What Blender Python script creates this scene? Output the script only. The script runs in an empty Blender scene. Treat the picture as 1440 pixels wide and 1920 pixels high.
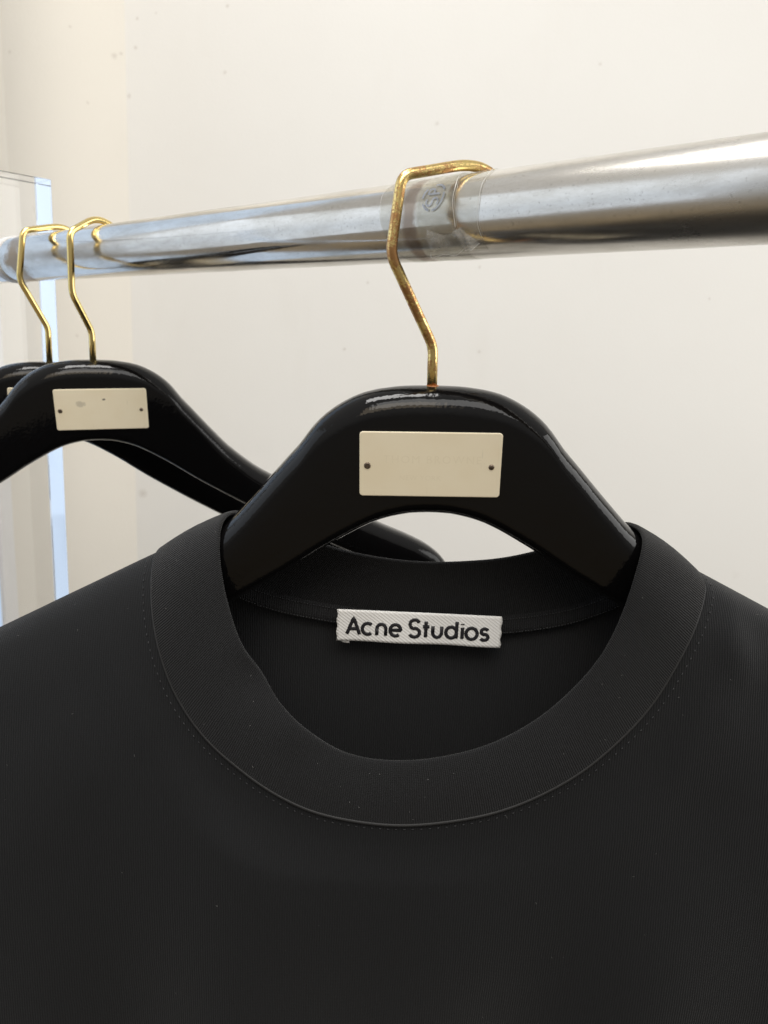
import bpy, math, random
import numpy as np
from mathutils import Vector, Matrix
R = math.radians
random.seed(7); rng = np.random.default_rng(7)
scene = bpy.context.scene
col = scene.collection

# ------------------------------------------------------------------ camera
cam = bpy.data.cameras.new('camera'); camo = bpy.data.objects.new('camera', cam); col.objects.link(camo)
cam.sensor_fit = 'VERTICAL'; cam.sensor_height = 36.0; cam.lens = 27.04
cam.clip_start = 0.01; cam.clip_end = 100
camo.matrix_world = Matrix.Translation((0, 0, 1.5)) @ Matrix.Rotation(R(90 - 12.1), 4, 'X') @ Matrix.Rotation(R(2.6), 4, 'Z')
cam.dof.use_dof = True; cam.dof.focus_distance = 0.318; cam.dof.aperture_fstop = 20.0
scene.camera = camo

# ------------------------------------------------------------------ world: dim room, pale ceiling above, dark floor below
world = bpy.data.worlds.new('World'); scene.world = world; world.use_nodes = True
wn = world.node_tree.nodes; wl = world.node_tree.links
bg = wn['Background']; tc = wn.new('ShaderNodeTexCoord'); sx = wn.new('ShaderNodeSeparateXYZ')
rp = wn.new('ShaderNodeValToRGB')
wl.new(tc.outputs['Generated'], sx.inputs[0])
mr = wn.new('ShaderNodeMapRange'); mr.inputs[1].default_value = -1; mr.inputs[2].default_value = 1
wl.new(sx.outputs[2], mr.inputs[0]); wl.new(mr.outputs[0], rp.inputs[0]); wl.new(rp.outputs[0], bg.inputs[0])
for k, (p_, c_) in enumerate(((.10, (.022, .019, .016)), (.18, (.23, .18, .115)), (.34, (.255, .23, .195)), (.50, (.235, .222, .205)), (.66, (.49, .48, .46)), (.88, (.60, .59, .57)))):
    el = rp.color_ramp.elements[k] if k < 2 else rp.color_ramp.elements.new(p_)
    el.position = p_; el.color = (*c_, 1)
bg.inputs[1].default_value = 1.0

def area(name, loc, target, sx_, sy_, power, colr):
    l = bpy.data.lights.new(name, 'AREA'); l.shape = 'RECTANGLE'; l.size = sx_; l.size_y = sy_; l.energy = power; l.color = colr
    o = bpy.data.objects.new(name, l); col.objects.link(o); o.location = loc
    o.rotation_euler = (Vector(target) - Vector(loc)).to_track_quat('-Z', 'Y').to_euler()
    return o
area('ceiling_lamp', (0.35, -0.9, 3.1), (0.2, 0.5, 1.3), 1.8, 0.9, 19, (1.0, .985, .96))
area('ceiling_lamp', (-0.28, 0.22, 2.95), (-0.28, 0.22, 0), 0.65, 0.42, 12, (1.0, .98, .955))
area('ceiling_lamp', (-0.3, -1.3, 2.9), (-0.5, 1.0, 1.4), 0.9, 0.9, 5.5, (1.0, .82, .58))
area('window_daylight', (1.7, 0.25, 1.85), (0.3, 0.4, 1.4), 1.2, 1.3, 13, (1.0, .995, .98))
area('window_daylight', (-1.5, 0.15, 1.75), (0.0, 0.5, 1.5), 1.5, 1.5, 5.0, (.70, .83, 1.0))

vs = scene.view_settings; vs.view_transform = 'Standard'; vs.look = 'None'; vs.exposure = 0.07; vs.gamma = 1
scene.render.engine = 'CYCLES'; scene.cycles.use_denoising = True
scene.cycles.max_bounces = 12; scene.cycles.transmission_bounces = 10; scene.cycles.transparent_max_bounces = 12
scene.cycles.sample_clamp_indirect = 6

# ------------------------------------------------------------------ helpers
def tag(o, label=None, cat=None, group=None, kind=None):
    if label: o['label'] = label
    if cat: o['category'] = cat
    if group: o['group'] = group
    if kind: o['kind'] = kind
    return o
def empty(name, loc, rot=None):
    o = bpy.data.objects.new(name, None); o.empty_display_size = .02; col.objects.link(o)
    o.matrix_world = Matrix.Translation(loc) @ (rot.to_4x4() if rot else Matrix())
    return o
def mesh(name, v, f, mat, parent=None, smooth=True, uv=None, auto=None):
    me = bpy.data.meshes.new(name); me.from_pydata([tuple(map(float, p)) for p in v], [], [tuple(int(i) for i in q) for q in f]); me.update()
    if uv is not None:
        L = me.uv_layers.new(name='UVMap')
        for lo in me.loops: L.data[lo.index].uv = uv[lo.vertex_index]
    me.polygons.foreach_set('use_smooth', [smooth] * len(me.polygons))
    me.materials.append(mat)
    if auto: me.set_sharp_from_angle(angle=R(auto))
    o = bpy.data.objects.new(name, me); col.objects.link(o); o.parent = parent
    return o
def grid_faces(n, m, closed=False, flip=False, base=0):
    F = []
    for i in range(n if closed else n - 1):
        a = base + i * m; b = base + ((i + 1) % n) * m
        for j in range(m - 1):
            q = (a + j, b + j, b + j + 1, a + j + 1); F.append(q[::-1] if flip else q)
    return F
def box(name, a, b, mat, parent=None, bev=0.0):
    x0, y0, z0 = a; x1, y1, z1 = b
    v = [(x0,y0,z0),(x1,y0,z0),(x1,y1,z0),(x0,y1,z0),(x0,y0,z1),(x1,y0,z1),(x1,y1,z1),(x0,y1,z1)]
    f = [(3,2,1,0),(4,5,6,7),(0,1,5,4),(1,2,6,5),(2,3,7,6),(3,0,4,7)]
    o = mesh(name, v, f, mat, parent, smooth=False)
    if bev:
        m = o.modifiers.new('bevel', 'BEVEL'); m.width = bev; m.segments = 3
    return o
def catmull(P, n, closed=False):
    """n points evenly spaced by arc length along a Catmull-Rom spline through P"""
    P = np.asarray(P, float); N = len(P); out = []
    segs = N if closed else N - 1
    for i in range(segs):
        if closed: p0, p1, p2, p3 = P[i-1], P[i], P[(i+1) % N], P[(i+2) % N]
        else: p0, p1, p2, p3 = P[max(i-1,0)], P[i], P[i+1], P[min(i+2,N-1)]
        for t in np.linspace(0, 1, 24, endpoint=False):
            out.append(.5*((2*p1)+(p2-p0)*t+(2*p0-5*p1+4*p2-p3)*t*t+(3*p1-p0-3*p2+p3)*t**3))
    out.append(P[0] if closed else P[-1]); out = np.array(out)
    d = np.r_[0, np.cumsum(np.linalg.norm(np.diff(out, axis=0), axis=1))]
    q = np.linspace(0, d[-1], n)
    return np.stack([np.interp(q, d, out[:, k]) for k in range(out.shape[1])], 1)
def fillet(P, r, k=8):
    P = np.asarray(P, float); out = [P[0]]
    for i in range(1, len(P) - 1):
        a, b, c = P[i-1], P[i], P[i+1]
        rr = r[i] if hasattr(r, '__len__') else r
        d1 = min(rr, .49*np.linalg.norm(a-b)); d2 = min(rr, .49*np.linalg.norm(c-b))
        p = b+(a-b)/np.linalg.norm(a-b)*d1; q = b+(c-b)/np.linalg.norm(c-b)*d2
        for t in np.linspace(0, 1, k): out.append((1-t)**2*p+2*t*(1-t)*b+t*t*q)
    out.append(P[-1]); return np.array(out)
def tube(P, r, seg=12, caps=True, squash=None):
    """swept round tube; squash=(axis, factor) flattens the section along one axis"""
    P = np.asarray(P, float); n = len(P); T = np.gradient(P, axis=0); T /= np.linalg.norm(T, axis=1)[:, None] + 1e-12
    N0 = np.cross(T[0], [0, 0, 1.]);
    if np.linalg.norm(N0) < 1e-3: N0 = np.cross(T[0], [0, 1., 0])
    V = []; nrm = N0/np.linalg.norm(N0)
    rr = r if hasattr(r, '__len__') else [r]*n
    for i in range(n):
        nrm = nrm - T[i]*(nrm@T[i]); nrm /= np.linalg.norm(nrm); b = np.cross(T[i], nrm)
        for k in range(seg):
            a = 2*math.pi*k/seg; o_ = (nrm*math.cos(a)+b*math.sin(a))*rr[i]
            if squash: ax = np.asarray(squash[0], float); o_ = o_ - ax*(o_@ax)*(1-squash[1])
            V.append(P[i]+o_)
    F = []
    for i in range(n-1):
        for k in range(seg):
            F.append((i*seg+k, i*seg+(k+1) % seg, (i+1)*seg+(k+1) % seg, (i+1)*seg+k))
    if caps: F.append(tuple(range(seg))[::-1]); F.append(tuple((n-1)*seg+k for k in range(seg)))
    return V, F
def merge(parts):
    V, F = [], []
    for v, f in parts:
        b = len(V); V += list(v); F += [tuple(i+b for i in q) for q in f]
    return V, F

# ------------------------------------------------------------------ materials
def mat(name):
    m = bpy.data.materials.new(name); m.use_nodes = True
    return m, m.node_tree.nodes, m.node_tree.links, m.node_tree.nodes['Principled BSDF']
def N(nt, t, **kw):
    n = nt.new(t)
    for k, v in kw.items(): setattr(n, k, v)
    return n
def noise(nt, lk, vec, scale, detail=4, rough=.55, dist=0):
    n = nt.new('ShaderNodeTexNoise'); n.inputs['Scale'].default_value = scale; n.inputs['Detail'].default_value = detail
    n.inputs['Roughness'].default_value = rough; n.inputs['Distortion'].default_value = dist
    lk.new(vec, n.inputs['Vector']); return n.outputs['Fac']
def ramp(nt, lk, fac, stops):
    r = nt.new('ShaderNodeValToRGB'); lk.new(fac, r.inputs[0]); cr = r.color_ramp
    while len(cr.elements) < len(stops): cr.elements.new(.5)
    for el, (p, c) in zip(cr.elements, stops):
        el.position = p; el.color = (c, c, c, 1) if not hasattr(c, '__len__') else (*c, 1)
    return r.outputs[0]
def math_(nt, lk, op, a, b=None, c=None):
    n = nt.new('ShaderNodeMath'); n.operation = op
    for i, x in enumerate((a, b, c)):
        if x is None: continue
        if isinstance(x, (int, float)): n.inputs[i].default_value = x
        else: lk.new(x, n.inputs[i])
    return n.outputs[0]
def mapping(nt, lk, src, scale=(1,1,1), rot=(0,0,0)):
    n = nt.new('ShaderNodeMapping'); n.inputs['Scale'].default_value = scale; n.inputs['Rotation'].default_value = rot
    lk.new(src, n.inputs['Vector']); return n.outputs[0]
def bump(nt, lk, h, strength, dist, bsdf, inp='Normal'):
    b = nt.new('ShaderNodeBump'); b.inputs['Strength'].default_value = strength; b.inputs['Distance'].default_value = dist
    lk.new(h, b.inputs['Height']); lk.new(b.outputs[0], bsdf.inputs[inp]); return b
def mixc(nt, lk, fac, a, b, mode='MIX'):
    n = nt.new('ShaderNodeMix'); n.data_type = 'RGBA'; n.blend_type = mode
    for s, x in ((0, fac), (6, a), (7, b)):
        if isinstance(x, (int, float)): n.inputs[s].default_value = x
        elif isinstance(x, tuple): n.inputs[s].default_value = (*x, 1)
        else: lk.new(x, n.inputs[s])
    return n.outputs[2]

def m_wall(name='painted_wall', tint=(1, 1, 1), marks=()):
    m, nt, lk, b = mat(name); g = N(nt, 'ShaderNodeTexCoord').outputs['Object']
    c1 = noise(nt, lk, g, 2.3, 5, .6); base = mixc(nt, lk, ramp(nt, lk, c1, [(.3, 0), (.7, 1)]), tuple(a*t for a, t in zip((.80, .785, .750), tint)), tuple(a*t for a, t in zip((.83, .818, .785), tint)))
    # sparse small scuffs and fly spots
    vo = N(nt, 'ShaderNodeTexVoronoi'); vo.inputs['Scale'].default_value = 7.0; vo.inputs['Randomness'].default_value = 1
    lk.new(g, vo.inputs['Vector'])
    d = math_(nt, lk, 'ADD', vo.outputs['Distance'], math_(nt, lk, 'MULTIPLY', noise(nt, lk, g, 120, 2), .06))
    spot = ramp(nt, lk, d, [(.055, 1), (.10, 0)])
    spot = math_(nt, lk, 'MULTIPLY', spot, ramp(nt, lk, noise(nt, lk, g, 9, 1), [(.5, 0), (.62, .35)]))
    base = mixc(nt, lk, spot, base, (.50, .44, .38))
    sm = ramp(nt, lk, noise(nt, lk, mapping(nt, lk, g, (6, 6, 2)), 1.7, 3, .6), [(.60, 0), (.80, .10)])
    base = mixc(nt, lk, sm, base, (.62, .57, .50))
    # scuffs and fly spots with a place of their own (x, y, z, radius in mm)
    wob = math_(nt, lk, 'MULTIPLY', math_(nt, lk, 'SUBTRACT', noise(nt, lk, g, 220, 3), .5), .006)
    for x, y, z, rr in marks:
        vm = N(nt, 'ShaderNodeVectorMath', operation='DISTANCE'); lk.new(g, vm.inputs[0]); vm.inputs[1].default_value = (x, y, z)
        d_ = math_(nt, lk, 'DIVIDE', math_(nt, lk, 'ADD', vm.outputs['Value'], wob), rr*.001)
        base = mixc(nt, lk, ramp(nt, lk, d_, [(.1, .34), (1.0, 0)]), base, (.40, .34, .28))
    lk.new(base, b.inputs['Base Color']); b.inputs['Roughness'].default_value = .6
    bump(nt, lk, noise(nt, lk, g, 260, 3, .6), .12, .0015, b)
    return m
def m_lacquer():
    m, nt, lk, b = mat('black_lacquer'); g = N(nt, 'ShaderNodeTexCoord').outputs['Object']
    b.inputs['Base Color'].default_value = (.0035, .0033, .0035, 1); b.inputs['IOR'].default_value = 1.345
    dust = ramp(nt, lk, noise(nt, lk, g, 900, 2, .7), [(.55, 0), (.8, 1)])
    rg = math_(nt, lk, 'ADD', ramp(nt, lk, noise(nt, lk, g, 45, 5, .65), [(.35, .018), (.75, .06)]), math_(nt, lk, 'MULTIPLY', dust, .03))
    lk.new(rg, b.inputs['Roughness'])
    h = math_(nt, lk, 'ADD', noise(nt, lk, g, 70, 3, .5), math_(nt, lk, 'MULTIPLY', noise(nt, lk, g, 520, 2, .5), .30))
    bump(nt, lk, h, .20, .0012, b)
    return m
def m_brass(name, worn):
    m, nt, lk, b = mat(name); g = N(nt, 'ShaderNodeTexCoord').outputs['Object']
    b.inputs['Metallic'].default_value = 1
    fine = noise(nt, lk, g, 1000 if worn else 700, 5, .75); big = noise(nt, lk, g, 110, 3, .6)
    k = math_(nt, lk, 'ADD', math_(nt, lk, 'MULTIPLY', fine, .55), math_(nt, lk, 'MULTIPLY', big, .45))
    lo, hi = ((.485, .53) if worn else (.60, .70))
    t = ramp(nt, lk, k, [(lo, 0), (hi, 1)])
    base = mixc(nt, lk, t, (.86, .66, .27), (.50, .27, .115) if worn else (.52, .36, .14))
    lk.new(base, b.inputs['Base Color'])
    lk.new(ramp(nt, lk, t, [(0, .12), (1, .30 if worn else .24)]), b.inputs['Roughness'])
    bump(nt, lk, fine, .25 if worn else .06, .0003, b)
    return m
def m_chrome():
    m, nt, lk, b = mat('hazy_chrome'); g = N(nt, 'ShaderNodeTexCoord').outputs['Object']     # x runs along the rail
    b.inputs['Metallic'].default_value = 1
    cl = noise(nt, lk, mapping(nt, lk, g, (16, 60, 60)), 1.0, 6, .68); fine = noise(nt, lk, mapping(nt, lk, g, (150, 600, 600)), 1, 4, .7)
    base = mixc(nt, lk, ramp(nt, lk, cl, [(.35, 0), (.68, 1)]), (.79, .77, .735), (.56, .53, .475))
    base = mixc(nt, lk, ramp(nt, lk, noise(nt, lk, g, 850, 3, .7), [(.60, 0), (.72, .45)]), base, (.30, .28, .25))
    # brown stain near the end joint and beneath the worn hook
    sxn = N(nt, 'ShaderNodeSeparateXYZ'); lk.new(g, sxn.inputs[0]); X = sxn.outputs[0]
    def band(c, w):
        d = math_(nt, lk, 'ABSOLUTE', math_(nt, lk, 'SUBTRACT', X, c)); d = math_(nt, lk, 'DIVIDE', d, w)
        d = math_(nt, lk, 'ADD', d, math_(nt, lk, 'MULTIPLY', math_(nt, lk, 'SUBTRACT', noise(nt, lk, g, 130, 4), .5), 1.6))
        return ramp(nt, lk, d, [(.45, 1), (1.0, 0)])
    st = math_(nt, lk, 'MULTIPLY', band(.352, .016), .85)
    base = mixc(nt, lk, st, base, (.34, .22, .11))
    st2 = math_(nt, lk, 'MULTIPLY', band(-.020, .0045), .75)
    base = mixc(nt, lk, st2, base, (.24, .15, .10))
    lk.new(base, b.inputs['Base Color'])
    rg = math_(nt, lk, 'ADD', ramp(nt, lk, cl, [(.32, .045), (.70, .20)]), math_(nt, lk, 'MULTIPLY', fine, .06))
    # the right stretch has been handled most and is hazier
    hz = N(nt, 'ShaderNodeMapRange'); hz.inputs[1].default_value = -.03; hz.inputs[2].default_value = -.16; hz.inputs[3].default_value = 0; hz.inputs[4].default_value = .15
    lk.new(X, hz.inputs[0]); rg = math_(nt, lk, 'ADD', rg, hz.outputs[0])
    rg = math_(nt, lk, 'ADD', rg, math_(nt, lk, 'MULTIPLY', st, .2))
    lk.new(rg, b.inputs['Roughness'])
    bump(nt, lk, fine, .06, .0003, b)
    return m
def m_plain(name, c, rough=.5, metal=0, spec=.5, n_amp=0, n_scale=200):
    m, nt, lk, b = mat(name); g = N(nt, 'ShaderNodeTexCoord').outputs['Object']
    k = noise(nt, lk, g, n_scale, 4)
    dark = tuple(x*(1-n_amp) for x in c)
    lk.new(mixc(nt, lk, ramp(nt, lk, k, [(.3, 0), (.7, 1)]), dark, c), b.inputs['Base Color'])
    b.inputs['Roughness'].default_value = rough; b.inputs['Metallic'].default_value = metal; b.inputs['Specular IOR Level'].default_value = spec
    return m
def m_plate(name, smear):
    m, nt, lk, b = mat(name); g = N(nt, 'ShaderNodeTexCoord').outputs['Object']
    c = mixc(nt, lk, ramp(nt, lk, noise(nt, lk, g, 60, 4), [(.3, 0), (.7, 1)]), (.85, .75, .55), (.88, .79, .60))
    # hairline scratches
    s = noise(nt, lk, mapping(nt, lk, g, (900, 900, 45), (0, .22, 0)), 1, 2, .5)
    c = mixc(nt, lk, ramp(nt, lk, s, [(.70, 0), (.76, .22)]), c, (.42, .36, .25))
    if smear:
        def blob(cx, cz, ax, az, amp):
            sp = N(nt, 'ShaderNodeSeparateXYZ'); lk.new(g, sp.inputs[0])
            dx = math_(nt, lk, 'DIVIDE', math_(nt, lk, 'SUBTRACT', sp.outputs[0], cx), ax); dz = math_(nt, lk, 'DIVIDE', math_(nt, lk, 'SUBTRACT', sp.outputs[2], cz), az)
            d = math_(nt, lk, 'ADD', math_(nt, lk, 'MULTIPLY', dx, dx), math_(nt, lk, 'MULTIPLY', dz, dz))
            d = math_(nt, lk, 'ADD', d, math_(nt, lk, 'MULTIPLY', math_(nt, lk, 'SUBTRACT', noise(nt, lk, g, 900, 3), .5), 1.8))
            return ramp(nt, lk, d, [(.3, amp), (1.0, 0)])
        c = mixc(nt, lk, blob(-.0085, -.0265, .0035, .0022, .4), c, (.25, .23, .19))
        c = mixc(nt, lk, blob(.0060, -.0235, .0013, .0007, .9), c, (.06, .05, .04))
    lk.new(c, b.inputs['Base Color']); b.inputs['Roughness'].default_value = .28
    return m
def m_knit(name, base, pitch, mode, bstr):
    """fine black rib knit; mode 'x' = vertical wales from object x, 'uv' = ribs across the collar band"""
    m, nt, lk, b = mat(name); tcn = N(nt, 'ShaderNodeTexCoord'); g = tcn.outputs['Object']
    sp = N(nt, 'ShaderNodeSeparateXYZ'); lk.new(g if mode == 'x' else tcn.outputs['UV'], sp.inputs[0])
    wob = math_(nt, lk, 'MULTIPLY', math_(nt, lk, 'SUBTRACT', noise(nt, lk, g, 60, 3), .5), pitch*1.2)
    x = math_(nt, lk, 'ADD', sp.outputs[0], wob)
    w = math_(nt, lk, 'SINE', math_(nt, lk, 'MULTIPLY', x, 2*math.pi/pitch))
    course = math_(nt, lk, 'SINE', math_(nt, lk, 'MULTIPLY', sp.outputs[2] if mode == 'x' else sp.outputs[1], 2*math.pi/(pitch*.8)))
    fuzz = noise(nt, lk, g, 2600, 3, .7)
    h = math_(nt, lk, 'ADD', math_(nt, lk, 'MULTIPLY', w, .5), math_(nt, lk, 'ADD', math_(nt, lk, 'MULTIPLY', course, .10), math_(nt, lk, 'MULTIPLY', fuzz, .9)))
    fac = math_(nt, lk, 'MULTIPLY_ADD', w, .17 if mode == 'x' else .38, math_(nt, lk, 'MULTIPLY', fuzz, .9))
    lo = tuple(v*.60 for v in base); hi = tuple(v*1.30 for v in base)
    c = mixc(nt, lk, ramp(nt, lk, fac, [(.15, 0), (.8, 1)]), lo, hi)
    dustn = ramp(nt, lk, noise(nt, lk, g, 1500, 2, .8), [(.72, 0), (.80, .22)])
    c = mixc(nt, lk, dustn, c, (.08, .098, .095))
    lk.new(c, b.inputs['Base Color'])
    b.inputs['Roughness'].default_value = .85; b.inputs['Specular IOR Level'].default_value = .22
    b.inputs['Sheen Weight'].default_value = .13; b.inputs['Sheen Roughness'].default_value = .4
    bump(nt, lk, h, bstr, .00035, b)
    return m
def m_twill():
    m, nt, lk, b = mat('woven_label'); tcn = N(nt, 'ShaderNodeTexCoord')
    sp = N(nt, 'ShaderNodeSeparateXYZ'); lk.new(tcn.outputs['UV'], sp.inputs[0])       # uv in metres
    d = math_(nt, lk, 'ADD', sp.outputs[0], math_(nt, lk, 'MULTIPLY', sp.outputs[1], 1.35))
    w = math_(nt, lk, 'SINE', math_(nt, lk, 'MULTIPLY', d, -2*math.pi/.0021)); fz = noise(nt, lk, tcn.outputs['Object'], 2500, 3, .7)
    f = math_(nt, lk, 'ADD', math_(nt, lk, 'MULTIPLY_ADD', w, .3, .35), math_(nt, lk, 'MULTIPLY', fz, .3))
    lk.new(mixc(nt, lk, ramp(nt, lk, f, [(.1, 0), (.7, 1)]), (.87, .86, .83), (.95, .94, .925)), b.inputs['Base Color'])
    b.inputs['Roughness'].default_value = .6; b.inputs['Sheen Weight'].default_value = .2
    bump(nt, lk, math_(nt, lk, 'ADD', w, fz), .28, .0003, b)
    return m
def m_acrylic():
    m, nt, lk, b = mat('clear_acrylic'); g = N(nt, 'ShaderNodeTexCoord').outputs['Object']
    b.inputs['Base Color'].default_value = (.985, .99, .995, 1); b.inputs['Transmission Weight'].default_value = 1; b.inputs['IOR'].default_value = 1.49
    lk.new(ramp(nt, lk, noise(nt, lk, g, 40, 5, .7), [(.5, .0), (.8, .06)]), b.inputs['Roughness'])
    bump(nt, lk, noise(nt, lk, g, 14, 2), .02, .002, b)
    return m
def m_tape(name='clear_tape', lo=.04, hi=.24, c=(.72, .70, .66)):
    m, nt, lk, b = mat(name); g = N(nt, 'ShaderNodeTexCoord').outputs['Object']
    nt.remove(b); out = nt['Material Output']
    tr = N(nt, 'ShaderNodeBsdfTransparent'); tr.inputs[0].default_value = (.93, .93, .91, 1)
    df = N(nt, 'ShaderNodeBsdfPrincipled'); df.inputs['Base Color'].default_value = (*c, 1); df.inputs['Roughness'].default_value = .25
    mx = N(nt, 'ShaderNodeMixShader'); k = noise(nt, lk, mapping(nt, lk, g, (90, 160, 160)), 1, 5, .7)
    lk.new(ramp(nt, lk, k, [(.35, lo), (.75, hi)]), mx.inputs[0]); lk.new(tr.outputs[0], mx.inputs[1]); lk.new(df.outputs[0], mx.inputs[2])
    bump(nt, lk, noise(nt, lk, g, 300, 3), .2, .0006, df)
    lk.new(mx.outputs[0], out.inputs[0]); return m
def m_emit(name, c, s):
    m, nt, lk, b = mat(name); g = N(nt, 'ShaderNodeTexCoord').outputs['Object']
    k = noise(nt, lk, g, 3, 2)
    b.inputs['Base Color'].default_value = (.1, .1, .1, 1); b.inputs['Roughness'].default_value = .1
    lk.new(mixc(nt, lk, ramp(nt, lk, k, [(.4, 0), (.6, 1)]), tuple(x*.9 for x in c), c), b.inputs['Emission Color']); b.inputs['Emission Strength'].default_value = s
    return m

M = dict(wall=m_wall(marks=[(-.382, 1.2, 1.899, 4), (-.255, 1.2, 1.872, 3.6), (-.251, 1.2, 1.957, 3.2), (-.392, 1.2, 1.835, 4.5), (-.378, 1.2, 1.936, 2.6), (-.352, 1.2, 1.944, 2.6), (.051, 1.2, 1.817, 4),
             (.277, 1.2, 1.905, 3), (.134, 1.2, 1.499, 3.6), (-.072, 1.2, 1.494, 3), (.126, 1.2, 1.623, 3), (.473, 1.2, 1.592, 2.6), (-.04, 1.2, 1.593, 3), (-.385, 1.2, 1.255, 9)]),
         wall_cream=m_wall('cream_tinted_wall', (.985, .955, .90), [(-.409, 1.192, 1.884, 5.5), (-.401, 1.197, 1.889, 3.6), (-.459, 1.163, 1.909, 3), (-.526, 1.125, 1.861, 3), (-.442, 1.173, 1.817, 3), (-.512, 1.133, 1.664, 5.5), (-.464, 1.16, 1.496, 3.6)]), lacquer=m_lacquer(), brass=m_brass('polished_brass', False), worn=m_brass('worn_brass', True), chrome=m_chrome(),
         plate=m_plate('ivory_plate', False), plate_smear=m_plate('ivory_plate_smudged', True),
         ghost=m_plain('faded_engraving', (.845, .748, .552), .28, n_amp=.04, n_scale=900),
         screw=m_plain('bronze_pin', (.30, .24, .19), .32, 1, n_amp=.5, n_scale=900), steel=m_plain('pin_centre', (.45, .42, .38), .3, 1, n_amp=.3, n_scale=900),
         body=m_knit('black_jersey', (.0114, .0119, .0130), .00104, 'x', .45), body_lightened=m_knit('jersey_lightened', (.0235, .0243, .0262), .00108, 'x', .6), rib=m_knit('black_rib_collar', (.0148, .0150, .0160), .00088, 'uv', .9),  # back panel jersey lightened in colour, stands in for light inside the neck
         thread=m_plain('black_thread', (.021, .021, .022), .6, n_amp=.4, n_scale=1800), neck_thread=m_plain('charcoal_thread', (.034, .034, .037), .6, n_amp=.4, n_scale=1800), label=m_twill(),
         ink=m_plain('black_embroidery', (.014, .013, .018), .55, n_amp=.5, n_scale=2500), lint=m_plain('pale_lint', (.20, .195, .19), .9),
         acrylic=m_acrylic(), white=m_plain('white_plastic', (.78, .77, .75), .4, n_amp=.06, n_scale=60), tape=m_tape(), tape_crumpled=m_tape('crumpled_tape', .05, .55),
         tape_edge=m_plain('tape_edge', (.74, .72, .68), .3, n_amp=.3, n_scale=400), tape_ink=m_tape('faded_blue_ink', .55, .85, (.36, .40, .50)),
         rust=m_plain('rust_ring', (.42, .17, .06), .7, n_amp=.5, n_scale=900),
         pane=m_emit('daylit_glass', (.57, .72, .93), .9), frame_paint=m_plain('frame_paint', (.74, .73, .72), .4, n_amp=.05, n_scale=20))

# ------------------------------------------------------------------ setting: walls
def wall(name, pts, mt, z0=0.0, z1=3.0):
    V, F = [], []; n = len(pts)
    for x, y in pts: V += [(x, y, z0), (x, y, z1)]
    for i in range(n-1): F.append((2*i, 2*i+2, 2*i+3, 2*i+1))
    o = mesh(name, V, F, mt, smooth=False); tag(o, kind='structure'); return o
wall('wall_back', [(-.396, 1.2), (2.6, 1.2)], M['wall'])
wall('wall_left', [(-.62, 1.0), (-.5335, 1.12), (-.396, 1.2)], M['wall_cream'])  # same wall colour with a creamier tint

# daylit window at the left edge of the picture
win = empty('window', (-.471, .93, .6)); tag(win, 'white framed window with pale blue glass at the far left edge', 'window')
box('window_frame', (-.009, -.02, 0), (-.002, .0125, 1.9), M['frame_paint'], win, .003)
box('pane_backing', (-.95, .001, 0), (-.0092, .006, 1.9), M['frame_paint'], win)  # added opaque backing, keeps the pane's glow off the wall behind it
pn = box('pane', (-.95, -.012, 0), (-.0092, -.002, 1.9), M['pane'], win)

# ------------------------------------------------------------------ clothes rail
U = Vector((-.7461, .6658, 0)).normalized(); H = Vector((U.y, -U.x, 0)); A0 = Vector((0, .3505, 1.552)); RAD = .016
ROT = Matrix((U, -H, Vector((0, 0, 1)))).transposed()       # local x along the rail, -y... away from camera is -y
rail = empty('clothes_rail', A0, ROT); tag(rail, 'round hazy chrome rail running across the picture above the hangers', 'rail')
def lathe(profile, seg=96):
    V, F = [], []; n = len(profile)
    for x, r in profile:
        for k in range(seg):
            a = 2*math.pi*k/seg; V.append((x, r*math.cos(a), r*math.sin(a)))
    for i in range(n-1):
        for k in range(seg): F.append((i*seg+k, (i+1)*seg+k, (i+1)*seg+(k+1) % seg, i*seg+(k+1) % seg))
    F.append(tuple(range(seg))); F.append(tuple((n-1)*seg+k for k in range(seg))[::-1])
    return V, F
v, f = lathe([(-.60, .0150), (-.5995, RAD), (-.3, RAD), (0, RAD), (.2, RAD), (.377, RAD), (.3775, .0155)]); mesh('rod', v, f, M['chrome'], rail, auto=40)
v, f = lathe([(.3775, .0150), (.378, .0166), (.379, .0169), (.388, .0169), (.389, .0166), (.3892, .015)]); mesh('end_ring', v, f, M['white'], rail, auto=40)
v, f = lathe([(.3893, .0150), (.3895, .0163), (.4040, .0163), (.4045, .0158)]); mesh('end_collar', v, f, M['chrome'], rail, auto=40)

# thick clear acrylic upright the rail runs into (local x = thickness, y = width, z = height)
acr = empty('acrylic_upright', A0 + U*.4046 + Vector((0, 0, -1.0)), ROT); tag(acr, 'thick clear acrylic upright with bright blue edge behind the rail end', 'upright')
box('slab', (0.0003, -.0395, 0), (.046, .28, 1.066), M['acrylic'], acr, .0008)

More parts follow.
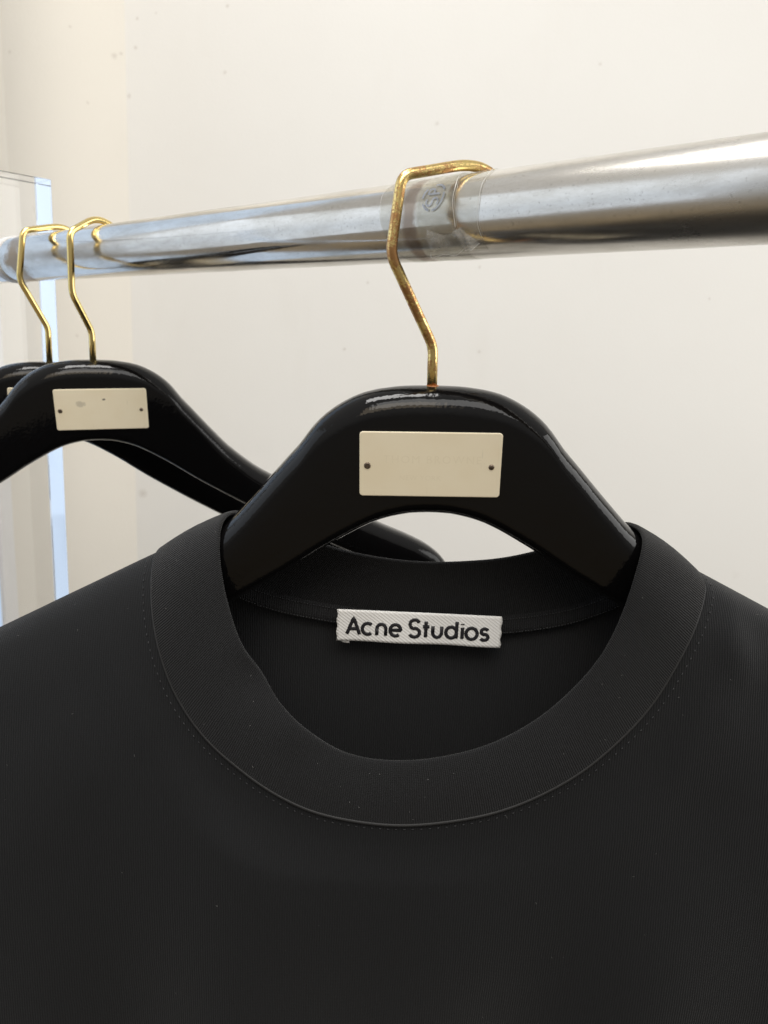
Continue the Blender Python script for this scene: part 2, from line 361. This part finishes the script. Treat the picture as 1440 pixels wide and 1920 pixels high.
# ------------------------------------------------------------------ clear tape wound round the rail
def onrod(s, deg, r): a = R(deg); return (s, r*math.sin(a), r*math.cos(a))        # deg 0 = top, 90 = towards the camera
tape = empty('clear_tape', A0, ROT); tag(tape, 'torn clear tape wound round the rail with faded blue print', 'tape')
def tape_patch(name, s_left, s_right, d0, d1, r, n=24, m=60, lift=None):
    V = []
    for i in range(n):
        for j in range(m):
            q = j/(m-1); p = i/(n-1); d = d0+(d1-d0)*q
            s = s_left(d)*(1-p)+s_right(d)*p
            rr = r+(lift(p, q) if lift else 0)+.00012*math.sin(9*p+14*q)
            V.append(onrod(s, d, rr))
    return mesh(name, V, grid_faces(n, m), M['tape'], tape)
jag = lambda d, ph: .0009*math.sin(d*.035+ph)+.00022*math.sin(d*.13+2*ph)
sl1 = lambda d: -.0035+jag(d, 1)-.0000006*(d-60)**2; sr1 = lambda d: -.0375-.00005*d+jag(d, 2)
sl2 = lambda d: -.0240+jag(d, .3); sr2 = lambda d: -.0515-.00003*d+jag(d, 3.1)
tape_patch('tape_band', sl1, sr1, -60, 196, RAD+.00022)
tape_patch('tape_band', sl2, sr2, -55, 150, RAD+.00045)
# torn flap hanging off the lower side
up = catmull([(-.0296, 112), (-.034, 117), (-.039, 121), (-.0435, 115), (-.046, 112)], 30)
lo = catmull([(-.0282, 143), (-.031, 147), (-.036, 146), (-.041, 147), (-.047, 141), (-.0535, 134)], 30)
V = []
for i in range(30):
    for j in range(14):
        q = j/13; a = up[i]*(1-q)+lo[i]*q
        V.append(onrod(a[0], a[1], RAD+.0007+.0026*q*(.55+.45*math.sin(i*.33))+.0007*math.sin(i*.9+q*5)*q))
flap = mesh('torn_flap', V, grid_faces(30, 14), M['tape_crumpled'], tape)
eds = []
for s_, d0, d1, r_ in ((sr1, 2, 112, .00020), (sr2, 2, 128, .00013), (sl1, 5, 70, .00008)):
    P = [onrod(s_(d), d, RAD+.00048) for d in np.linspace(d0, d1, 60)]
    eds.append(tube(P, [r_*(.35+.65*abs(math.sin(i*.21+d1)*math.sin(i*.07))) for i in range(60)], 6))
for row, w in ((lo, .00010), ):
    P = [onrod(row[i][0], row[i][1], RAD+.0007+.0026*(.55+.45*math.sin(i*.33))+.0007*math.sin(i*.9+5)) for i in range(30)]; eds.append(tube(P, [w*(.6+.6*abs(math.sin(i*.8))) for i in range(30)], 6))
for v, f in eds: mesh('tape_edge', v, f, M['tape_edge'], tape)
# printed mark: the letters S and P inside broken oval strokes, read upwards
def ribbon_on_rod(pts, w, r):
    """pts in (a: along the rail, b: up the rail surface) metres"""
    P = np.array(pts); T = np.gradient(P, axis=0); T /= np.linalg.norm(T, axis=1)[:, None]+1e-12; Nn = np.stack([-T[:, 1], T[:, 0]], 1)
    V = []
    for p, n_ in zip(P, Nn):
        for sgn in (-1, 1):
            q = p+n_*w*.5*sgn; V.append(onrod(-.0318+q[0]*-1, 66-math.degrees(q[1]/RAD), r))
    return V, grid_faces(len(P), 2)
def arc(cx, cy, rx, ry, a0, a1, n=14): return [(cx+rx*math.cos(R(t)), cy+ry*math.sin(R(t))) for t in np.linspace(a0, a1, n)]
K = .001; ink = []
rot90 = lambda L: [(-y*K*1.3, x*K*.95) for x, y in L]      # letters run up the rail
S_ = arc(-3.0, 1.1, 1.5, 1.1, 40, 270, 14)+arc(-3.0, -1.1, 1.5, 1.1, 90, -140, 14)
P_ = [(0.3, -2.2), (0.3, 2.2)]; P2 = [(0.3, 2.1)]+arc(1.6, 1.05, 1.1, 1.05, 90, -90, 10)+[(0.3, 0)]
for L in (S_, P_, P2): ink.append(ribbon_on_rod(rot90(L), .0008, RAD+.00052))
for L in (arc(-.8, 0, 5.6, 3.9, -60, 10, 16), arc(-.8, 0, 5.6, 3.9, 120, 168, 16), arc(-.8, 0, 5.6, 3.9, 185, 285, 20), arc(-.8, 0, 5.6, 3.9, 50, 95, 10)):
    ink.append(ribbon_on_rod(rot90(L), .0009, RAD+.00052))
v, f = merge(ink); mesh('printed_mark', v, f, M['tape_ink'], tape)

# ------------------------------------------------------------------ hangers
TOP = [(0,.5),(10,.3),(20,-.8),(27,-2.4),(33,-4.8),(39,-8.2),(45,-12.8),(50,-18.2),(54,-23.6),(59,-29.2),(64,-34.8),(74,-46),(86,-58.5),(105,-73.5),(120,-82),(160,-101.5),(200,-119.5),(215,-126),(230,-133.5),(240,-141),(245,-147),(247.5,-152)]
BOT = [(0,-52),(7,-52.3),(14,-53.5),(21,-55.5),(28,-58.6),(37,-63.6),(46,-69),(55,-75),(65,-81.4),(85,-93),(102,-102.3),(150,-127),(200,-149),(225,-157.5),(238,-159.5),(245,-157.5),(247.5,-153)]
TT = [(0,12.6),(40,12.8),(80,14.5),(120,15),(220,14.5),(236,13),(243,9.5),(246,6),(247.5,1)]      # half thickness at the top edge
TB = [(0,8.6),(40,8.6),(80,10),(120,12),(220,12.5),(236,11.5),(243,8.5),(246,5),(247.5,1)]
FWD = [(0,0),(60,0),(120,2),(200,9),(247.5,15)]
def pch(tab, x):
    X = np.array([t[0] for t in tab], float); Y = np.array([t[1] for t in tab], float)
    h_ = np.diff(X); d = np.diff(Y)/h_; m_ = np.zeros(len(X)); m_[0] = 0 if X[0] == 0 else d[0]; m_[-1] = d[-1]
    for i in range(1, len(X)-1):
        m_[i] = 0 if d[i-1]*d[i] <= 0 else (h_[i-1]+h_[i])/((h_[i-1])/d[i-1]+h_[i]/d[i])
    x = np.clip(np.abs(x), 0, X[-1]); k = np.clip(np.searchsorted(X, x)-1, 0, len(X)-2); t = (x-X[k])/h_[k]
    return (2*t**3-3*t**2+1)*Y[k]+(t**3-2*t**2+t)*h_[k]*m_[k]+(-2*t**3+3*t**2)*Y[k+1]+(t**3-t**2)*h_[k]*m_[k+1]
def half_thick(x, z):
    t, b = pch(TOP, x), pch(BOT, x); k = (z-b)/max(t-b, 1e-6)
    return pch(TB, x)*(1-k)+pch(TT, x)*k
def hanger_body(parent):
    xs = np.r_[-247.5, -247, np.linspace(-246, -232, 8), np.linspace(-228, 228, 190), np.linspace(232, 246, 8), 247, 247.5]
    ang = 10; V = []; seg = None
    for x in xs:
        t, b = float(pch(TOP, x)), float(pch(BOT, x)); wt, wb = float(pch(TT, x)), float(pch(TB, x)); fw = float(pch(FWD, x))
        Hh = max(t-b, .6); rt = min(11.5, wt*.92, Hh*.48); rb = min(6.5, wb*.8, Hh*.48)
        ring = []
        W = lambda z: wb+(wt-wb)*(z-b)/Hh
        def corner(sy, top):
            r = rt if top else rb; w = wt if top else wb
            cz = (t-r) if top else (b+r); cy = sy*(W(cz)-r)
            a0, a1 = {(1, True): (0, 90), (-1, True): (90, 180), (-1, False): (180, 270), (1, False): (270, 360)}[(sy, top)]
            for a in np.linspace(a0, a1, ang): ring.append((cy+r*math.cos(R(a)), cz+r*math.sin(R(a))))
        corner(1, True); corner(-1, True)
        ya, za = ring[-1]                                     # front face, a touch convex
        ring_next = []
        corner_start = len(ring); corner(-1, False); yb, zb = ring[corner_start]
        mids = [(ya+(yb-ya)*q-.35*math.sin(math.pi*q), za+(zb-za)*q) for q in (.2, .4, .6, .8)]
        ring[corner_start:corner_start] = mids
        corner(1, False)
        seg = len(ring)
        for y, z in ring: V.append((x*.001, (y-fw)*.001, z*.001))
    F = []
    n = len(xs)
    for i in range(n-1):
        for k in range(seg): F.append((i*seg+k, i*seg+(k+1) % seg, (i+1)*seg+(k+1) % seg, (i+1)*seg+k))
    F.append(tuple(range(seg))[::-1]); F.append(tuple((n-1)*seg+k for k in range(seg)))
    o = mesh('body', V, F, M['lacquer'], parent); return o
def face_y(z): return -(half_thick(0, z)+.30)*.001
def name_plate(parent, dx, mt, tilt=0.0):
    w, h_, rc = 28.5, 13.4, 1.4; zc = -30.0; out = []
    for cx, cz, a0 in ((w-rc, h_-rc, 0), (-w+rc, h_-rc, 90), (-w+rc, -h_+rc, 180), (w-rc, -h_+rc, 270)):
        for a in np.linspace(a0, a0+90, 7): out.append((cx, cz, math.cos(R(a)), math.sin(R(a))))
    V = []; n = len(out); ct, st = math.cos(tilt), math.sin(tilt)
    def P(x, z, dy): xx, zz = x*ct-z*st, x*st+z*ct; return ((xx+dx)*.001, face_y(zz+zc)-dy*.001, (zz+zc)*.001)
    for dr, dy in ((rc, -.3), (rc, .75), (rc-.12, .95), (rc-.35, 1.05)):
        for cx, cz, c, s in out: V.append(P(cx+c*dr, cz+s*dr, dy))
    F = []
    for i in range(3):
        for k in range(n): F.append((i*n+k, i*n+(k+1) % n, (i+1)*n+(k+1) % n, (i+1)*n+k))
    F.append(tuple(3*n+k for k in range(n)))
    pl = mesh('name_plate', V, F, mt, parent, smooth=False)
    for sx_, kind in ((-25.3, 1), (24.6, 0)):
        prof = [(0, .55), (.8, .48), (1.1, .25), (1.2, 0)] if not kind else [(0, .15), (.55, .15), (.7, .5), (1.05, .5), (1.3, .28), (1.4, 0)]
        V = []; seg = 20
        for r_, hh in prof:
            for k in range(seg):
                a = 2*math.pi*k/seg; V.append(P(sx_+r_*math.cos(a), -.6+r_*math.sin(a), 1.02+hh))
        F = [(i*seg+k, (i+1)*seg+k, (i+1)*seg+(k+1) % seg, i*seg+(k+1) % seg) for i in range(len(prof)-1) for k in range(seg)]
        mesh('pin', V, F, M['screw'], pl, auto=50)
    return pl, P
def hook(parent, Q, phi, pts, base, mt, rad=.00208):
    g = Vector((math.cos(R(phi)), math.sin(R(phi)), 0)); inv = parent.matrix_world.inverted()
    W = [Q+g*(a*.001)+Vector((0, 0, z*.001)) for a, z in pts]
    L = np.array([tuple(inv @ w) for w in W]); L = fillet(L, [0, .0036, .0045, .0045, .006, .008, .009, .008, .008, .004][:len(L)], 9)
    v, f = tube(L, rad, 20); return mesh('hook', v, f, mt, parent)
def hframe(rho, lean, yaw):
    return Matrix.Rotation(R(yaw), 3, 'Z') @ Matrix.Rotation(R(-rho), 3, 'Y') @ Matrix.Rotation(R(lean), 3, 'X')
def text_mesh(txt, size, spacing=1.0):
    c = bpy.data.curves.new('t', 'FONT'); c.body = txt; c.size = size; c.align_x = 'CENTER'; c.align_y = 'CENTER'; c.space_character = spacing; c.resolution_u = 3
    o = bpy.data.objects.new('t', c); col.objects.link(o)
    me = bpy.data.meshes.new_from_object(o.evaluated_get(bpy.context.evaluated_depsgraph_get()))
    V = [tuple(p.co) for p in me.vertices]; F = [tuple(p.vertices) for p in me.polygons]
    bpy.data.objects.remove(o); bpy.data.curves.remove(c); bpy.data.meshes.remove(me)
    return V, F
GROUP = 'black lacquered hangers on the chrome rail'
P0 = Vector((.01738, .31618, 1.48512)); P2v = Vector((-.19360, .50863, 1.48297)); P3v = Vector((-.23983, .54891, 1.47877))
h1 = empty('clothes_hanger', P0, hframe(1.8, 3.5, 0)); tag(h1, 'black lacquered hanger with worn coppery hook holding the black t-shirt', 'hanger', GROUP)
b1 = hanger_body(h1)
hook(h1, Vector((.03059, .32320, 1.552)), 28, [(-15.0, -74), (-15.8, -51.0), (-36.9, -17.5), (-33.6, 11.0), (-6.0, 18.6), (4, 18.45), (14, 12.6), (20, 0), (20, -9)], P0, M['worn'])
v, f = lathe([(-.0010, .0021), (-.0006, .0030), (-.0001, .0028), (.0001, .0022)], 24)
mesh('rust_ring', [(y, z, x+.0005) for x, y, z in v], f, M['rust'], h1)
pl, PP = name_plate(h1, -.6, M['plate'])
tx = []
for txt, size, z, spc, xo in (('THOM BROWNE.', 4.6, 2.0, 1.22, 1.5), ('NEW YORK', 3.0, -5.6, 1.1, -4)):
    v, f = text_mesh(txt, size, spc); tx.append(([PP(x+xo, y+z, 1.062) for x, y, _ in v], f))
v, f = merge(tx); mesh('faded_lettering', v, f, M['ghost'], pl, smooth=False)
def hanger_like(src, name, loc, rot, label):
    o = empty(name, loc, rot); tag(o, label, 'hanger', GROUP)
    c = src.copy(); col.objects.link(c); c.parent = o; return o
h2 = hanger_like(b1, 'clothes_hanger', P2v, hframe(1.6, 5.0, 15), 'bare black hanger whose ivory plate has a dark chip, second from the left')
hook(h2, Vector((-.18802, .51828, 1.552)), 60, [(-11.2, -76), (-11.6, -50.8), (-25.6, -28), (-25.4, 8.5), (-7.5, 18.9), (3, 18.7), (14, 12.6), (20, 0), (20, -9)], P2v, M['brass'])
name_plate(h2, 4.2, M['plate_smear'], R(1.0))
h3 = hanger_like(b1, 'clothes_hanger', P3v, hframe(0.0, 4.0, 17), 'bare black hanger cut off by the left edge, nearest the acrylic upright')
hook(h3, Vector((-.23204, .55756, 1.552)), 48, [(-11.6, -80), (-11.7, -49.5), (-29.6, -18.5), (-25.6, 13.0), (-2.9, 18.9), (5, 18.5), (14, 12.6), (20, 0), (20, -9)], P3v, M['brass'])
name_plate(h3, 2.0, M['plate'])

# ------------------------------------------------------------------ t-shirt (millimetres from the top of its hanger, z up)
shirt = empty('t_shirt', P0); tag(shirt, 'black crew neck t-shirt with wide ribbed collar hanging on the front hanger', 't-shirt')
EL = [(-83.2,6,-58),(-84.7,-2,-60.7),(-84.3,-9,-67.6),(-82.6,-14,-77.5),(-78.7,-18,-92),(-71.7,-22,-108.6),(-59.7,-24.5,-125.8),(-48.4,-26.4,-134.9),(-36.7,-28,-144.7),(-23.8,-29,-149.5),(-7.3,-30,-150)]
ER = [(-7.3,-30,-150),(11,-30,-147),(30.3,-29,-140.8),(47.1,-28,-130.8),(61.4,-26,-117.8),(72.4,-24,-103.1),(79.5,-21,-87.9),(84.2,-18,-72.9),(88.3,-12,-62.1),(90.5,-6,-57.5),(90.7,3,-55)]
EB = [(90.7,3,-55),(86.3,12,-55.4),(75.6,18,-61.5),(62.8,22,-68.2),(51.5,24,-73.3),(32.5,25,-78.3),(8.2,25,-80.7)]
EC = [(8.2,25,-80.7),(-14,25,-79.9),(-36.1,24,-76.4),(-55.5,22,-70),(-69.5,18,-63.1),(-79.1,12,-58.3),(-83.2,6,-58)]
SL = [(-112.4,3,-73.9),(-112.6,-6,-78.5),(-111.6,-12,-86.4),(-109.6,-17,-98.5),(-105.4,-21,-113),(-98.2,-24,-128.9),(-86.6,-27,-144.1),(-73,-29,-155.6),(-56,-31,-166.4),(-35.9,-32,-174),(-6.1,-33,-176.5)]
SR = [(-6.1,-33,-176.5),(23.3,-33,-171.8),(44.8,-32,-164.3),(65.7,-31,-151.3),(82,-29,-136.1),(94.3,-26,-121.5),(103.7,-23,-104.3),(110.4,-19,-90.6),(115.4,-12,-79.8),(117.2,-7,-74.8),(113.9,4,-70.7)]
SB = [(113.9,4,-70.7),(111.7,12,-72.6),(103.2,19,-81),(85.3,24,-93.1),(66.7,26,-101.2),(37.4,27,-106.9),(4.8,27,-107.4)]
SC = [(4.8,27,-107.4),(-30.3,27,-105.7),(-67.7,25,-99.2),(-91.4,20,-88),(-105.9,11,-77),(-112.4,3,-73.9)]
def loop(quads, n):
    out = []
    # one spline round the whole loop, cut at the four anchors, each quarter resampled evenly
    allp = []; cuts = [0]
    for q in quads: allp += q[:-1]; cuts.append(len(allp))
    P = np.array(allp, float); Nn = len(P); dense = []; idx = []
    for i in range(Nn):
        p0, p1, p2, p3 = P[i-1], P[i], P[(i+1) % Nn], P[(i+2) % Nn]
        idx.append(len(dense))
        for t in np.linspace(0, 1, 20, endpoint=False): dense.append(.5*((2*p1)+(p2-p0)*t+(2*p0-5*p1+4*p2-p3)*t*t+(3*p1-p0-3*p2+p3)*t**3))
    dense.append(dense[0]); dense = np.array(dense); idx.append(len(dense)-1)
    for k, m in zip(range(4), n):
        seg = dense[idx[cuts[k]]:idx[cuts[k+1]]+1]
        d = np.r_[0, np.cumsum(np.linalg.norm(np.diff(seg, axis=0), axis=1))]; q = np.linspace(0, d[-1], m, endpoint=False)
        out.append(np.stack([np.interp(q, d, seg[:, c]) for c in range(3)], 1))
    return out
NQ = (110, 110, 90, 90)
Eq = loop([EL, ER, EB, EC], NQ); Sq = loop([SL, SR, SB, SC], NQ)
Ering = np.concatenate(Eq); Sring = np.concatenate(Sq)
# soften corners left by the spline
def smooth_ring(P, it):
    P = P.copy()
    for _ in range(it): P = .5*P+.25*(np.roll(P, 1, 0)+np.roll(P, -1, 0))
    return P
Ering = smooth_ring(Ering, 10); Sring = smooth_ring(Sring, 10)
nF = NQ[0]+NQ[1]; nT = len(Ering)
# collar: two layers with a rolled top edge
th = 1.0
T = np.roll(Ering, -1, 0)-np.roll(Ering, 1, 0); T /= np.linalg.norm(T, axis=1)[:, None]
Wd = Ering-Sring; NN = np.cross(T, Wd); NN /= np.linalg.norm(NN, axis=1)[:, None]
if NN[NQ[0]][1] > 0: NN = -NN                      # outwards (towards the camera in front)
NN = smooth_ring(NN, 6); NN /= np.linalg.norm(NN, axis=1)[:, None]
arc_u = np.r_[0, np.cumsum(np.linalg.norm(np.diff((Ering*.6+Sring*.4), axis=0), axis=1))]*.001
def gauss(p, c, r): return math.exp(-((p[0]-c[0])**2+(p[2]-c[2])**2)/(r*r))
V, UV = [], []; rows = 0
prof = [(0, 1), (.12, 1), (.25, 1), (.4, 1), (.55, 1), (.7, 1), (.84, 1), (.94, 1)]
capn = 6
for i in range(nT):
    S_, E_, n_ = Sring[i], Ering[i], NN[i]; Wv = E_-S_; L = np.linalg.norm(Wv); Wh = Wv/L; ring = []
    wav = .35*math.sin(i*.11)+.22*math.sin(i*.047+1)
    def pt(vv):
        p = S_+Wv*vv
        b = 1.5*math.sin(math.pi*min(1, vv*.9+.05))+wav*vv
        p = p+n_*b
        if i < nF:
            p = p+np.array([.7, 3.4, .8])*gauss(p, (-69, 0, -121), 10)*vv-np.array([.6, 2.0, .7])*gauss(p, (-51, 0, -139), 9)*vv
        return p
    for vv, _ in prof: ring.append((pt(vv)+n_*th, vv*L))
    top = pt(1.0)-Wh*th
    for a in np.linspace(90, -90, capn): ring.append((top+n_*th*math.sin(R(a))+Wh*th*math.cos(R(a)), L+1.2*(90-a)/90))
    for vv, _ in prof[::-1]: ring.append((pt(vv)-n_*th, 2*L-vv*L))
    rows = len(ring)
    for p, q in ring: V.append(p*.001); UV.append((arc_u[i], q*.001))
    if i == nT-1:
        pass
F = grid_faces(nT, rows, closed=True)
collar = mesh('collar', V, F, M['rib'], shirt, uv=UV)

# body panels: fans from the collar seam out to the sides and hem
def interp_tab(tab, t):
    X = [q[0] for q in tab]; Y = np.array([q[1:] for q in tab], float)
    D = catmull(np.c_[np.array(X)*400, Y], 300); return np.stack([np.interp(t*400, D[:, 0], D[:, k]) for k in (1, 2, 3)], -1)
OL = [(0,-240,2,-143),(.05,-241,-8,-147),(.11,-242,-14,-157),(.22,-243,-20,-190),(.36,-244,-27,-270),(.52,-245,-20,-420),(1,-4,-14,-420)]
OR_ = [(0,240,3,-131),(.05,241,-8,-135),(.11,242,-14,-146),(.22,243,-20,-180),(.36,244,-27,-265),(.52,245,-20,-420),(1,-4,-14,-420)]
BL = [(0,-240,2,-143),(.08,-241,13,-150),(.25,-242,20,-190),(.5,-242,26,-420),(1,2,24,-420)]
BR = [(0,240,3,-131),(.08,241,13,-140),(.25,242,20,-180),(.5,242,26,-420),(1,2,24,-420)]
def drape(x, z, side):
    """soft folds in the hanging cloth, millimetres of depth"""
    d = max(0., -z-165)/120.; d = min(d, 1.5)
    y = 4.2*d*math.sin(x*.034+.8+z*.003)+2.4*d*math.sin(x*.071-z*.006+2.0)+.9*math.sin(x*.02+z*.035)-5.0*math.exp(-((z+230)/70)**2)
    if side > 0:
        y += -2.2*math.exp(-((x-128+(z+95)*.35)**2/90+(z+95)**2/260))+1.3*math.exp(-((x-140)**2/120+(z+112)**2/420))
        y += -2.0*math.exp(-(((x+92)*.8+(z+170)*.6)**2/130+((x+92)*.6-(z+170)*.8)**2/3200))
        y += 1.4*math.exp(-(((x+135)*.8+(z+128)*.6)**2/160+((x+135)*.6-(z+128)*.8)**2/3600))
        y += -1.2*math.exp(-(((x-96)*.8-(z+165)*.6)**2/150+((x-96)*.6+(z+165)*.8)**2/3000))
    return y
def body_pt(Sp, Op, s, side, puff=True):
    p = Sp+(Op-Sp)*s
    k = min(1., s*9)
    edge = min(1., s*26)
    return p+np.array([0, drape(p[0], p[2], side)*k, 0])+np.array([0, -1.2*side*(edge*(1-edge)), 0])
tF = np.concatenate([np.linspace(0, 1, NQ[0], endpoint=False), 1-np.linspace(0, 1, NQ[1]+1)])
OF = np.where((np.arange(nF+1) < NQ[0])[:, None], interp_tab(OL, tF), interp_tab(OR_, tF))
SF = np.concatenate([Sring[:nF], Sring[nF:nF+1]])
ss = np.r_[np.linspace(0, .06, 9)[:-1], .06+.94*np.linspace(0, 1, 72)**1.15]
V = [body_pt(SF[i], OF[i], s, 1)*.001 for i in range(nF+1) for s in ss]
mesh('front_panel', V, grid_faces(nF+1, len(ss), flip=True), M['body'], shirt)
nB = NQ[2]+NQ[3]; tB = np.concatenate([np.linspace(0, 1, NQ[2], endpoint=False), 1-np.linspace(0, 1, NQ[3]+1)])
OB = np.where((np.arange(nB+1) < NQ[2])[:, None], interp_tab(BR, tB), interp_tab(BL, tB))
SB_ = np.concatenate([Sring[nF:], Sring[:1]]); sb = np.linspace(0, 1, 60)
V = [(SB_[i]+(OB[i]-SB_[i])*s+np.array([0, .4*math.sin(i*.12)*s, 0]))*.001 for i in range(nB+1) for s in sb]
mesh('back_panel', V, grid_faces(nB+1, len(sb), flip=True), M['body_lightened'], shirt)
# piping along the seam
tw = [math.sin(math.pi*i/nF)**1.5 for i in range(nF+1)]
pip = [Sring[i]+NN[i]*(.25+.45*tw[i])-Wd[i]/np.linalg.norm(Wd[i])*.6 for i in range(nF+1)]
v, f = tube(np.array(pip)*.001, [.00045+.00038*q for q in tw], 10); mesh('seam_piping', v, f, M['thread'], shirt)
# topstitching below the seam: each stitch a small thread bead
st = []
for rowoff in (4.6,):
    acc = 0; prev = None
    for i in range(2, nF-1):
        t = tF[i]; off = rowoff-2.0*t**2
        L = np.linalg.norm(OF[i]-SF[i]); p = body_pt(SF[i], OF[i], off/L, 1)+np.array([0, -.25, 0])
        if prev is not None and i % 2 == 0:
            q = p+(prev-p)*.62; st.append(tube(np.array([q, (q+p)/2+np.array([0, -.22, 0]), p])*.001, [.00012, .00026, .00012], 6))
        prev = p
v, f = merge(st); tag(mesh('topstitching', v, f, M['neck_thread'], shirt), kind='stuff')
# tape covering the inside of the back neck seam
idx = range(nF+14, nT-14); V = []; ps1, ps2 = [], []
for i in idx:
    s_ = Sring[i]; down = np.array([0, -.4, -1.0]); inn = -NN[i] if -NN[i][1] < 0 else NN[i]
    for q, lift in ((-1.2, .9), (-.6, 1.9), (1.5, 2.2), (4, 2.2), (6.2, 2.0), (6.9, .9)): V.append((s_+down*q+inn*lift)*.001)
    ps1.append((s_+down*.1+inn*2.3)*.001); ps2.append((s_+down*5.9+inn*2.2)*.001)
mesh('neck_tape', V, grid_faces(len(list(idx)), 6), M['rib'], shirt, uv=[(k//6*.0012, (k % 6)*.0015) for k in range(len(V))])
st = []
for ps in (ps1, ps2):
    for k in range(0, len(ps)-1):
        a, b = ps[k], ps[k+1]; d = b-a; n_ = max(1, int(np.linalg.norm(d)/.0011))
        for j in range(n_):
            q0 = a+d*(j+.12)/n_; q1 = a+d*(j+.8)/n_; st.append(tube(np.array([q0, (q0+q1)/2+np.array([0, -.00025, 0]), q1]), [.00014, .0003, .00014], 5))
v, f = merge(st); tag(mesh('neck_tape_stitches', v, f, M['neck_thread'], shirt), kind='stuff')

# woven neck label (local: x right, z up from its lower left corner, millimetres)
LO = np.array([-36.6, 18.2, -118.2]); LX = np.array([75.4, 0, .1]); LW, LHt = 75.4, 15.0
lab_y = lambda x, z: .9*math.sin(math.pi*x/LW)*-1.0+.5*math.sin(x*.16)*(1-z/LHt)-.10*z*0
def lab(x, z, d=0): return (LO+np.array([x, lab_y(x, z)-d, z+.45*math.sin(math.pi*x/LW)]))*.001
nx, nz = 60, 14
V = [lab(LW*i/(nx-1)+(.25*math.sin(j*1.3) if i in (0, nx-1) else 0), LHt*j/(nz-1)) for i in range(nx) for j in range(nz)]
UV = [(LW*.001*i/(nx-1), LHt*.001*j/(nz-1)) for i in range(nx) for j in range(nz)]
lb = mesh('neck_label', V, grid_faces(nx, nz), M['label'], shirt, uv=UV)
md = lb.modifiers.new('thickness', 'SOLIDIFY'); md.thickness = .0007; md.offset = 0
lb['label'] = 'white twill woven neck label with black lettering'
v = [lab(1.0, .4, -.8), lab(5.8, .3, -.8), lab(5.9, -1.6, -.9), lab(3.0, -1.3, -.9)]
mesh('folded_end', v, [(0, 1, 2, 3)], M['label'], lb, smooth=False, uv=[(0, 0), (.005, 0), (.005, .002), (0, .002)])
# letters as stitched strokes, drawn in hundredths of the label
u_ = LW/1150.
def A_(cx, cy, rx, ry, a0, a1, n=18): return [(cx+rx*math.cos(R(t)), cy+ry*math.sin(R(t))) for t in np.linspace(a0, a1, n)]
XH = 41
glyph = {
 'A': [[(72, 8), (116, 128), (160, 8)], [(88, 46), (146, 46)]],
 'c': [A_(216, XH+8, 37, 41, 48, 312, 24)],
 'n': [[(281, 8), (281, 54)]+A_(312, 54, 31, 34, 180, 0, 16)+[(343, 8)]],
 'e': [[(373, 50), (447, 50)]+A_(410, XH+8, 37, 41, 2, 312, 28)],
 'S': [A_(543, 99, 33, 32, 25, 268, 20)+A_(543, 38, 36, 32, 90, -155, 20)],
 't': [[(622, 122), (622, 8)], [(601, 84), (646, 84)]],
 'u': [[(671, 90), (671, 44)]+A_(702, 44, 31, 36, 180, 360, 16)+[(733, 90)]],
 'd': [A_(800, XH+8, 37, 41, 0, 360, 30), [(837, 130), (837, 8)]],
 'i': [[(878, 90), (878, 8)], [(878, 118), (878, 112)]],
 'o': [A_(943, XH+8, 39, 41, 0, 360, 30)],
 's': [A_(1034, 69, 24, 21, 30, 265, 14)+A_(1032, 29, 27, 22, 92, -150, 14)]}
for ch, strokes in glyph.items():
    parts = []
    for s in strokes:
        P = np.array(s, float)
        if len(P) < 5: P = np.concatenate([np.linspace(P[k], P[k+1], 9)[(0 if k == 0 else 1):] for k in range(len(P)-1)])
        P3 = np.array([lab(x*u_, (y+46)*u_, .45) for x, y in P])
        rr = [.00082*(1+.07*math.sin(k*2.1)) for k in range(len(P3))]
        parts.append(tube(P3, rr, 10, squash=((0, 1, 0), .42)))
    v, f = merge(parts); mesh('letter', v, f, M['ink'], lb)
# lint and stray fibres on the cloth
st = []
for _ in range(50):
    i = int(rng.integers(4, nF-4)); s = float(rng.uniform(.01, .75)); p = body_pt(SF[i], OF[i], s, 1)+np.array([0, -.45, 0])
    a = rng.uniform(0, 2*math.pi); L = rng.uniform(.5, 2.2); c = rng.uniform(-1, 1)
    q = [p+np.array([math.cos(a+c*k)*L*k*.5, -.1, math.sin(a+c*k)*L*k*.5]) for k in (0, .5, 1)]
    st.append(tube(np.array(q)*.001, rng.uniform(.00003, .00007), 4))
for _ in range(30):
    i = int(rng.integers(4, nF-4)); vv = rng.uniform(.05, .95); p = Sring[i]+Wd[i]*vv+NN[i]*(th+1.5*math.sin(math.pi*min(1, vv*.9+.05))+.4)
    a = rng.uniform(0, 2*math.pi); L = rng.uniform(.4, 1.6); c = rng.uniform(-1, 1)
    q = [p+np.array([math.cos(a+c*k)*L*k*.5, -.1, math.sin(a+c*k)*L*k*.5]) for k in (0, .5, 1)]
    st.append(tube(np.array(q)*.001, rng.uniform(.00004, .00008), 4))
v, f = merge(st); tag(mesh('lint', v, f, M['lint'], shirt), kind='stuff')
